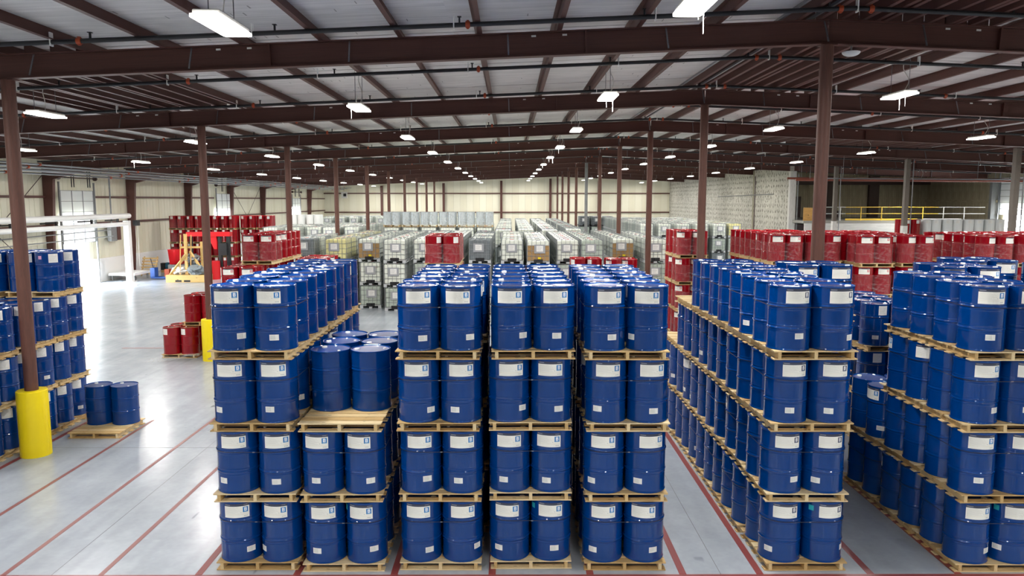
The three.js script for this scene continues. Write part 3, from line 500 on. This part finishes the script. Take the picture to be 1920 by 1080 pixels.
// which of the many alike things show, and how large: a depth buffer of simple volumes seen from the viewpoint
{
  const W = 640, H = 360, F = FOCAL / 3, zb = new Float32Array(W * H).fill(1e9), ib = new Int32Array(W * H).fill(-1), cp = Math.cos(PITCH), sp = Math.sin(PITCH);
  items.forEach((it, n) => {
    it.px = 0; if (it.kind === 'film' || it.kind === 'strap') return;
    const hw = it.w / 2, hd = it.kind === 'tote' ? TD / 2 : hw, round = it.kind === 'drum'; let x0 = 1e9, x1 = -1e9, y0 = 1e9, y1 = -1e9;
    for (let c = 0; c < 8; c++) { const X = it.x + (c & 1 ? hw : -hw), Y = it.y + (c & 2 ? it.h : 0) - CAM_H, Z = it.d + (c & 4 ? hd : -hd), b = Y * cp + Z * sp, q = -Y * sp + Z * cp, u = W / 2 + F * X / q - 1.33, v = H / 2 - F * b / q; x0 = Math.min(x0, u); x1 = Math.max(x1, u); y0 = Math.min(y0, v); y1 = Math.max(y1, v); }
    for (let py = Math.max(0, Math.floor(y0)); py <= Math.min(H - 1, y1); py++) for (let px = Math.max(0, Math.floor(x0)); px <= Math.min(W - 1, x1); px++) {
      const a = (px + 0.5 - W / 2 + 1.33) / F, b = -(py + 0.5 - H / 2) / F, rx = a, ry = b * cp - sp, rz = b * sp + cp; let t0 = 0, t1 = 1e9;
      const sl = (o, r, lo, hi) => { const p = (lo - o) / r, q = (hi - o) / r; t0 = Math.max(t0, Math.min(p, q)); t1 = Math.min(t1, Math.max(p, q)); };
      sl(CAM_H, ry || 1e-9, it.y, it.y + it.h);
      if (round) { const A = rx * rx + rz * rz, Bq = -(rx * it.x + rz * it.d), C = it.x * it.x + it.d * it.d - hw * hw, ds = Bq * Bq - A * C; if (ds < 0) continue; const s = Math.sqrt(ds); t0 = Math.max(t0, (-Bq - s) / A); t1 = Math.min(t1, (-Bq + s) / A); }
      else { sl(0, rx || 1e-9, it.x - hw, it.x + hw); sl(0, rz, it.d - hd, it.d + hd); }
      if (t0 < t1 && t0 < zb[py * W + px]) { zb[py * W + px] = t0; ib[py * W + px] = n; }
    }
  });
  for (const n of ib) if (n >= 0) items[n].px++;
}
const toteProto = {};
const barsG = (() => { const l = [], b = 0.017, x = TW / 2 - 0.012, z = TD / 2 - 0.012; for (const y of [0.16, 0.4, 0.64, 0.88, 1.115]) { for (const s of [-1, 1]) { l.push(bx(0, y, s * z, TW, b, b), bx(s * x, y, 0, b, b, TD)); } } for (let i = 0; i <= 5; i++) for (const s of [-1, 1]) l.push(bx(-x + i * 2 * x / 5, 0.63, s * (z + 0.006), b, 0.98, b)); for (let i = 0; i <= 6; i++) for (const s of [-1, 1]) l.push(bx(s * (x + 0.006), 0.63, -z + i * 2 * z / 6, b, 0.98, b)); for (const q of [-0.25, 0.25]) l.push(bx(q, 1.118, 0, 0.03, 0.022, TD)); return merged(l); })();
const baseG = merged([bx(0, 0.125, 0, TW, 0.03, TD), ...[-1, 0, 1].flatMap((i) => [-1, 0, 1].map((j) => bx(i * (TW / 2 - 0.075), 0.06, j * (TD / 2 - 0.07), 0.15, 0.1, 0.14))), ...[-1, 0, 1].map((i) => bx(i * (TW / 2 - 0.075), 0.007, 0, 0.15, 0.014, TD))]);
const bottleG = new RoundedBoxGeometry(TW - 0.07, 0.94, TD - 0.07, 3, 0.07), capG = new THREE.CylinderGeometry(0.1, 0.1, 0.04, 14), valveG = merged([new THREE.CylinderGeometry(0.05, 0.05, 0.14, 10).rotateX(Math.PI / 2), bx(0, 0.05, 0.03, 0.12, 0.03, 0.03)]), guardG = new RoundedBoxGeometry(0.42, 0.17, 0.05, 2, 0.02);
const plateG = new THREE.BoxGeometry(0.5, 0.4, 0.008);
const bottleM = { white: M.bottleWhite, yellow: M.bottleYellow, green: M.bottleGreen, grey: M.bottleGrey, dark: M.bottleDark, brown: M.bottleWhite };
function tote(it) {
  const t = thing('caged_tote', it.label, 'tote', it.x, it.y, -it.d, it.group);
  part('pallet_base', baseG, it.c === 'dark' ? M.toteDark : M.toteBase, t); part('bottle', bottleG, bottleM[it.c] ?? M.bottleWhite, t, 0, 0.61, 0); part('cage', barsG, M.cage, t);
  part('fill_cap', capG, it.cap === 'red' ? M.capRed : M.toteDark, t, 0.0, 1.088, 0.05);
  const v = part('valve_guard', guardG, M.toteDark, t, 0, 0.16, TD / 2 - 0.02); part('valve', valveG, M.toteDark, v, 0, 0, 0.03);
  part('name_plate', plateG, M.plate, t, rr(-0.08, 0.08), 0.72, TD / 2 + 0.012);
  if (it.c === 'brown') { part('cardboard_liner', UNIT, M.board, t, 0, 0.53, TD / 2 - 0.028).scale.set(TW - 0.05, 0.68, 0.006); part('yellow_tag', UNIT, M.tag, t, 0.05, 0.3, TD / 2 + 0.012).scale.set(0.13, 0.09, 0.006); }
}
const LIMIT = 300, chosen = new Set();
for (const kind of ['drum:blue', 'drum:red', 'drum:white', 'drum:silver', 'pallet', 'tote']) { const [k, c] = kind.split(':'), l = items.filter((i) => i.kind === k && (!c || i.color === c) && i.px > 0).sort((a, b) => b.px - a.px).slice(0, kind === 'drum:blue' || kind === 'drum:red' || kind === 'tote' ? LIMIT : 290); l.forEach((i) => chosen.add(i)); }
items.forEach((it, n) => {
  if (it.kind === 'strap') { if (items.some((o) => o.kind === 'drum' && chosen.has(o) && o.px > 30 && Math.abs(o.y - it.y) < 0.01 && Math.hypot(o.x - it.x, o.d - it.d) < 0.5) && !it.miss) { const t = thing('drum_strap', it.label, 'strap', it.x, it.y, -it.d, it.group); part('band', strapG, M.strap, t); box('buckle', M.galv, t, 0.02, 0.604, 0.594, 0.03, 0.012, 0.006); } return; }
  if (it.kind === 'film') { if (items.some((o) => o.kind === 'drum' && o.px > 3 && Math.abs(o.y - it.y) < 0.01 && Math.hypot(o.x - it.x, o.d - it.d) < 0.5)) { const t = thing('stretch_wrap', it.label, 'plastic wrap', it.x, it.y, -it.d, it.group); part('film', it.full ? filmFullG : filmG, it.full ? M.filmThick : M.film, t); } return; }
  if (!chosen.has(it)) return;
  if (it.kind === 'drum') drum(it); else if (it.kind === 'pallet') pallet(it); else tote(it);
});
function rest(name, label, filter, g, m) {
  const l = items.filter((i) => filter(i) && !chosen.has(i)); if (!l.length) return; const b = flat(g);
  const o = new THREE.Mesh(mergeGeometries(l.map((i) => b.clone().translate(i.x, i.y, -i.d))), m); o.name = name; o.userData = { label, category: 'stored goods', kind: 'stuff' }; put(o, scene);
}
const innerProf = [[0.28, 0], [0.2845, 0.02], [0.2845, 0.28], [0.2935, 0.3], [0.2845, 0.325], [0.2845, 0.585], [0.2935, 0.605], [0.2845, 0.63], [0.2845, 0.86], [0.2915, 0.87], [0.288, 0.8838], [0.278, 0.866], [0, 0.866]];
const closedDrumG = new THREE.LatheGeometry(innerProf.map((p) => new THREE.Vector2(...p)), 16);
rest('stored_blue_drums', 'blue drums deeper inside the blue stacks', (i) => i.kind === 'drum' && i.color === 'blue', closedDrumG, M.blue);
rest('stored_red_drums', 'red drums deeper inside the red stacks', (i) => i.kind === 'drum' && i.color === 'red', closedDrumG, M.red);
rest('stored_white_drums', 'white drums deeper inside the white stacks', (i) => i.kind === 'drum' && i.color === 'white', closedDrumG, M.whiteDrum);
rest('stored_pallets', 'wooden pallets deeper inside the drum stacks', (i) => i.kind === 'pallet', palletG, woods[1]);
const vc = new THREE.MeshStandardMaterial({ vertexColors: true, roughness: 0.55 });
const farToteG = merged([tinted(bx(0, 0.61, 0, TW - 0.07, 0.94, TD - 0.07), [0.78, 0.82, 0.72]), ...[0.16, 0.4, 0.64, 0.88, 1.115].flatMap((y) => [-1, 1].flatMap((q) => [tinted(bx(0, y, q * (TD / 2 - 0.012), TW, 0.015, 0.015), [0.42, 0.44, 0.45]), tinted(bx(q * (TW / 2 - 0.012), y, 0, 0.015, 0.015, TD), [0.42, 0.44, 0.45])])), tinted(bx(0, 0.065, 0, TW, 0.13, TD), [0.3, 0.31, 0.32])]);
rest('stored_totes', 'caged totes deeper inside and behind the tote blocks', (i) => i.kind === 'tote', farToteG, vc);
console.log('items', items.length, 'chosen', chosen.size, ['blue', 'red', 'white'].map((c) => c + ' ' + items.filter((i) => i.color === c && i.px > 0).length), 'pallets', items.filter((i) => i.kind === 'pallet' && i.px > 0).length, 'totes', items.filter((i) => i.kind === 'tote' && i.px > 0).length);

// ---------------------------------------------------------------- mezzanine on the right
{
  const mz = struct('trim_1'); const x0 = X_PART + 0.2, x1 = 36.8, d0 = 58, yT = 3.6;
  box('deck', M.concrete, mz, (x0 + XR) / 2, yT - 0.1, -(d0 + D_BACK) / 2, XR - x0 - 0.1, 0.2, D_BACK - d0);
  box('fascia', M.white, mz, (x0 + XR) / 2, yT - 0.55, -d0 + 0.06, XR - x0 - 0.2, 0.7, 0.12);
  for (const x of [23.6, 29, 30.2, 34.5]) box('support_post', M.white, mz, x, 1.6, -d0 - 0.2, 0.3, 3.2, 0.3);
  box('infill_wall', M.steelDark, mz, (x0 + XR) / 2, 1.6, -d0 - 4, XR - x0 - 0.4, 3.2, 0.15);
  const r = thing('guard_rail', 'yellow and white guard rail along the mezzanine edge', 'railing', 0, yT, -d0 - 0.05);
  for (const y of [0.55, 1.05]) { rod('rail', M.white, r, [x0 + 1.2, y, 0], [26, y, 0], 0.024); rod('rail', M.railYellow, r, [26, y, 0], [33.2, y, 0], 0.024); rod('rail', M.white, r, [33.2, y, 0], [x1, y, 0], 0.024); }
  box('toe_board', M.railYellow, r, 28.8, 0.1, 0, 5.6, 0.14, 0.024); box('toe_board', M.white, r, 33.5, 0.1, 0, 3, 0.14, 0.024);
  for (let x = 24, i = 0; x <= x1; x += 1.6, i++) rod('post', x > 26 && x < 33 ? M.railYellow : M.white, r, [x, 0, 0], [x, 1.08, 0], 0.035);
  const p = thing('plywood_sheet', 'tan plywood sheet leaning at the mezzanine end by speckled wall', 'plywood', 23.5, yT, -d0 - 0.35); box('sheet', M.ply, p, 0, 0.5, 0, 1.3, 1.0, 0.03);
  for (const [x, w] of [[25.5, 2.4], [31.6, 2.4]]) { const t = thing('strip_light', `white strip light under the mezzanine ${x < 28 ? 'near speckled wall' : 'near loading door'}`, 'strip light', x, 2.628, -d0 + 0.06); box('tube', M.tubeLight, t, 0, 0, 0, w, 0.06, 0.08); box('housing', M.white, t, 0, 0.05, 0, w + 0.1, 0.05, 0.14); const l = new THREE.RectAreaLight(0xe8f4ff, 12, w, 0.1); l.position.set(x, 2.59, -d0 + 0.06); l.rotation.x = -Math.PI / 2; scene.add(l); }
}
// ---------------------------------------------------------------- the corner by the loading door
{
  const c = thing('runway_crane', 'white steel runway crane by the loading door', 'crane', -24.3, 0, 0);
  rod('runway_tube', M.whiteGloss, c, [0, 4.2, -31], [0, 4.2, -47.9], 0.16, CYL); rod('runway_tube', M.whiteGloss, c, [0.15, 3.7, -31], [0.15, 3.7, -47.3], 0.13, CYL);
  box('post', M.whiteGloss, c, 0, 1.95, -47.6, 0.34, 3.9, 0.34); box('post', M.whiteGloss, c, 0, 1.95, -34, 0.3, 3.9, 0.3); box('foot', M.whiteGloss, c, 0, 0.02, -47.6, 0.6, 0.04, 0.6);
  for (const d of [36.5, 40.2, 43.6, 46.5]) { box('hanger', M.black, c, 0, 3.95, -d, 0.1, 0.35, 0.12); box('trolley_bar', M.black, c, -0.25, 3.96, -d + 0.2, 0.08, 0.08, 1.5); }
  const hO = box('hoist', M.black, c, 0.45, 3.75, -47.9, 0.3, 0.35, 0.35); void hO;
  for (const x of [0.38, 0.52]) rod('hoist_chain', M.cord, c, [x, 3.6, -47.9], [x, 1.0, -47.9], 0.015);
  rod('air_line', M.grey, c, [-0.7, 3.2, -31], [-0.7, 3.35, -47.2], 0.03); rod('air_line', M.grey, c, [-0.7, 2.85, -31], [-0.7, 2.95, -47.2], 0.03);
  const e = thing('electrical_cabinet', 'grey electrical cabinet on the cream wall right of loading door', 'cabinet', XL + 0.4, 2.55, -48.6); box('body', M.grey, e, 0, 0.5, 0, 0.25, 1.0, 0.7); box('side_box', M.steel, e, 0.02, 0.5, -0.62, 0.22, 0.9, 0.45); rod('conduit', M.grey, e, [0, 1.0, 0], [0, 4.2, 0], 0.05);
  const b = thing('white_dock_platform', 'white low platform beside the crane post', 'platform', -25.1, 0, -49.2); box('top', M.whiteGloss, b, 0, 0.42, 0, 1.7, 0.16, 2.2); for (const [x, z] of [[-0.7, -0.9], [0.7, -0.9], [-0.7, 0.9], [0.7, 0.9]]) box('leg', M.grey, b, x, 0.17, z, 0.1, 0.34, 0.1);
  const j = thing('pallet_jack', 'blue pallet jack with orange drums of strapping beside the crane post', 'pallet jack', -22.7, 0, -49.4); box('fork', M.blueSteel, j, 0, 0.1, -0.25, 1.9, 0.1, 0.2); box('fork', M.blueSteel, j, 0, 0.1, 0.25, 1.9, 0.1, 0.2); box('pump_body', M.blueSteel, j, -0.9, 0.4, 0, 0.3, 0.7, 0.5); for (const x of [0.0, 0.45]) box('orange_can', M.orange, j, x, 0.4, 0, 0.32, 0.5, 0.32); rod('handle', M.black, j, [-0.95, 0.7, 0], [-1.1, 1.35, 0], 0.03);
  const ps = thing('leaning_pallet', 'old brown pallet leaning against the curb by pallet jack', 'pallet', -24.9, 0.0, -51.0); for (let i = 0; i < 6; i++) { box('slat', M.wood3, ps, 0, 0.18 + i * 0.2, -0.25 - i * 0.09, 1.1, 0.12, 0.03); } for (const x of [-0.45, 0.45]) bar('stringer', M.wood3, ps, [x, 0.02, -0.2], [x, 1.3, -0.8], 0.05, 0.09);
  const mp = thing('pump_skid', 'teal motors and pumps on a low wooden skid by the wall', 'pump', -23.6, 0, -54.2); for (const z of [-0.4, 0, 0.4]) box('skid_rail', M.wood3, mp, 0, 0.06, z, 3.2, 0.12, 0.1); box('skid_deck', M.wood3, mp, 0, 0.14, 0, 3.2, 0.04, 1.0); for (const x of [-0.9, 0.7]) { rod('motor', M.motor, mp, [x - 0.4, 0.45, 0.1], [x + 0.4, 0.45, 0.1], 0.26, CYL); box('pump_head', M.black, mp, x - 0.62, 0.42, 0.1, 0.3, 0.5, 0.4); box('foot', M.motor, mp, x, 0.19, 0.1, 0.6, 0.08, 0.5); }
  const rb = thing('red_bin', 'open red plastic bin standing before the red drum wall', 'bin', -23.3, 0, -52.2); part('shell', new THREE.LatheGeometry([[0.0, 0.0], [0.5, 0], [0.6, 1.0], [0.63, 1.0], [0.62, 1.03], [0.58, 1.03], [0.47, 0.04], [0, 0.04]].map((p) => new THREE.Vector2(...p)), 4), M.redPaint, rb, 0, 0.75, 0).rotation.y = 0.78; box('stand', M.grey, rb, 0, 0.37, 0, 0.9, 0.74, 0.9);
  const a = thing('timber_frame', 'pale timber A-frame with wrapped machine parts on a crate', 'timber frame', -20.55, 0, -47.7);
  box('crate_base', M.timber, a, 0, 0.22, 0, 2.5, 0.42, 1.2); for (let i = 0; i < 5; i++) box('deck_plank', M.timber, a, 0, 0.45, -0.48 + i * 0.24, 2.5, 0.04, 0.2);
  for (const x of [-0.45, 0.1]) box('fork_slot', M.black, a, x, 0.1, 0.602, 0.4, 0.12, 0.01);
  box('upright', M.timber, a, -0.1, 1.75, 0.1, 0.16, 2.6, 0.16); box('upright', M.timber, a, 0.75, 1.5, -0.3, 0.14, 2.1, 0.14); bar('diagonal_brace', M.timber, a, [-1.1, 0.48, 0.2], [-0.05, 1.75, 0.2], 0.16, 0.1); bar('diagonal_brace', M.timber, a, [1.0, 0.48, 0.0], [0.1, 1.95, 0.0], 0.14, 0.1); bar('cross_beam', M.timber, a, [-0.5, 2.2, 0], [1.1, 2.2, -0.2], 0.12);
  for (const x of [-0.35, 0.32]) bar('web_strap', M.ply, a, [x - 0.1, 0.5, 0.3], [x, 3.0, 0.2], 0.06, 0.012);
  const lump = (sx) => { const g = new THREE.IcosahedronGeometry(0.42, 4), q = g.attributes.position; for (let i = 0; i < q.count; i++) { const k = 0.6 + 0.75 * n32(q.getX(i) * 9 + sx, q.getY(i) * 9 + q.getZ(i) * 7); q.setXYZ(i, q.getX(i) * k * 1.3, q.getY(i) * k * 0.8, q.getZ(i) * k); } g.computeVertexNormals(); return g; };
  part('wrapped_part', lump(3), M.bottleGrey, a, 0.6, 0.72, 0.15); part('wrapped_part', lump(8), M.white, a, -0.6, 0.68, -0.1); part('wrapped_part', lump(14), M.galv, a, 0.1, 1.45, -0.25);
  const p = thing('red_press', 'red overhead press frame with black posts behind timber frame', 'machine', -20.0, 0, -49.8);
  box('top_beam', M.redPaint, p, 0, 2.95, 0, 2.9, 0.28, 0.5); part('bracket', new THREE.ExtrudeGeometry(new THREE.Shape([[0, 0], [0.55, 0], [0.55, -0.85], [0.35, -0.85]].map((q) => new THREE.Vector2(...q))), { depth: 0.3, bevelEnabled: false }), M.redPaint, p, 0.0, 2.82, -0.1);
  for (const x of [0.7, 1.25]) box('post', M.black, p, x, 1.405, 0, 0.18, 2.81, 0.3); box('post', M.black, p, -1.3, 1.405, -0.2, 0.16, 2.81, 0.2); box('motor_block', M.black, p, 0.98, 1.95, 0.1, 0.5, 0.8, 0.4); rod('tank', M.redPaint, p, [0.45, 0.0, 0.6], [0.45, 1.2, 0.6], 0.4, CYL);
  const f = thing('loose_film', 'crumpled clear film lying beside low red pallet', 'plastic wrap', -11.0, 0.0, -23.85); const g = new THREE.PlaneGeometry(1.6, 0.7, 22, 10); g.rotateX(-Math.PI / 2); const q = g.attributes.position; for (let i = 0; i < q.count; i++) q.setY(i, 0.03 + 0.32 * n32(q.getX(i) * 3 + 5, q.getZ(i) * 4) * Math.max(0, Math.min(1, 0.45 + q.getX(i) * 0.6))); g.computeVertexNormals(); part('film', g, M.filmThick, f);
  const ex = thing('exit_box', 'small white box fixed high on the far cream wall', 'wall box', -23.2, 5.9, -D_FAR + 0.5); box('case', M.white, ex, 0, 0, 0, 0.8, 0.9, 0.3); box('grille', M.black, ex, 0.1, 0, 0.16, 0.4, 0.4, 0.02);
}
renderer.render(scene, camera);
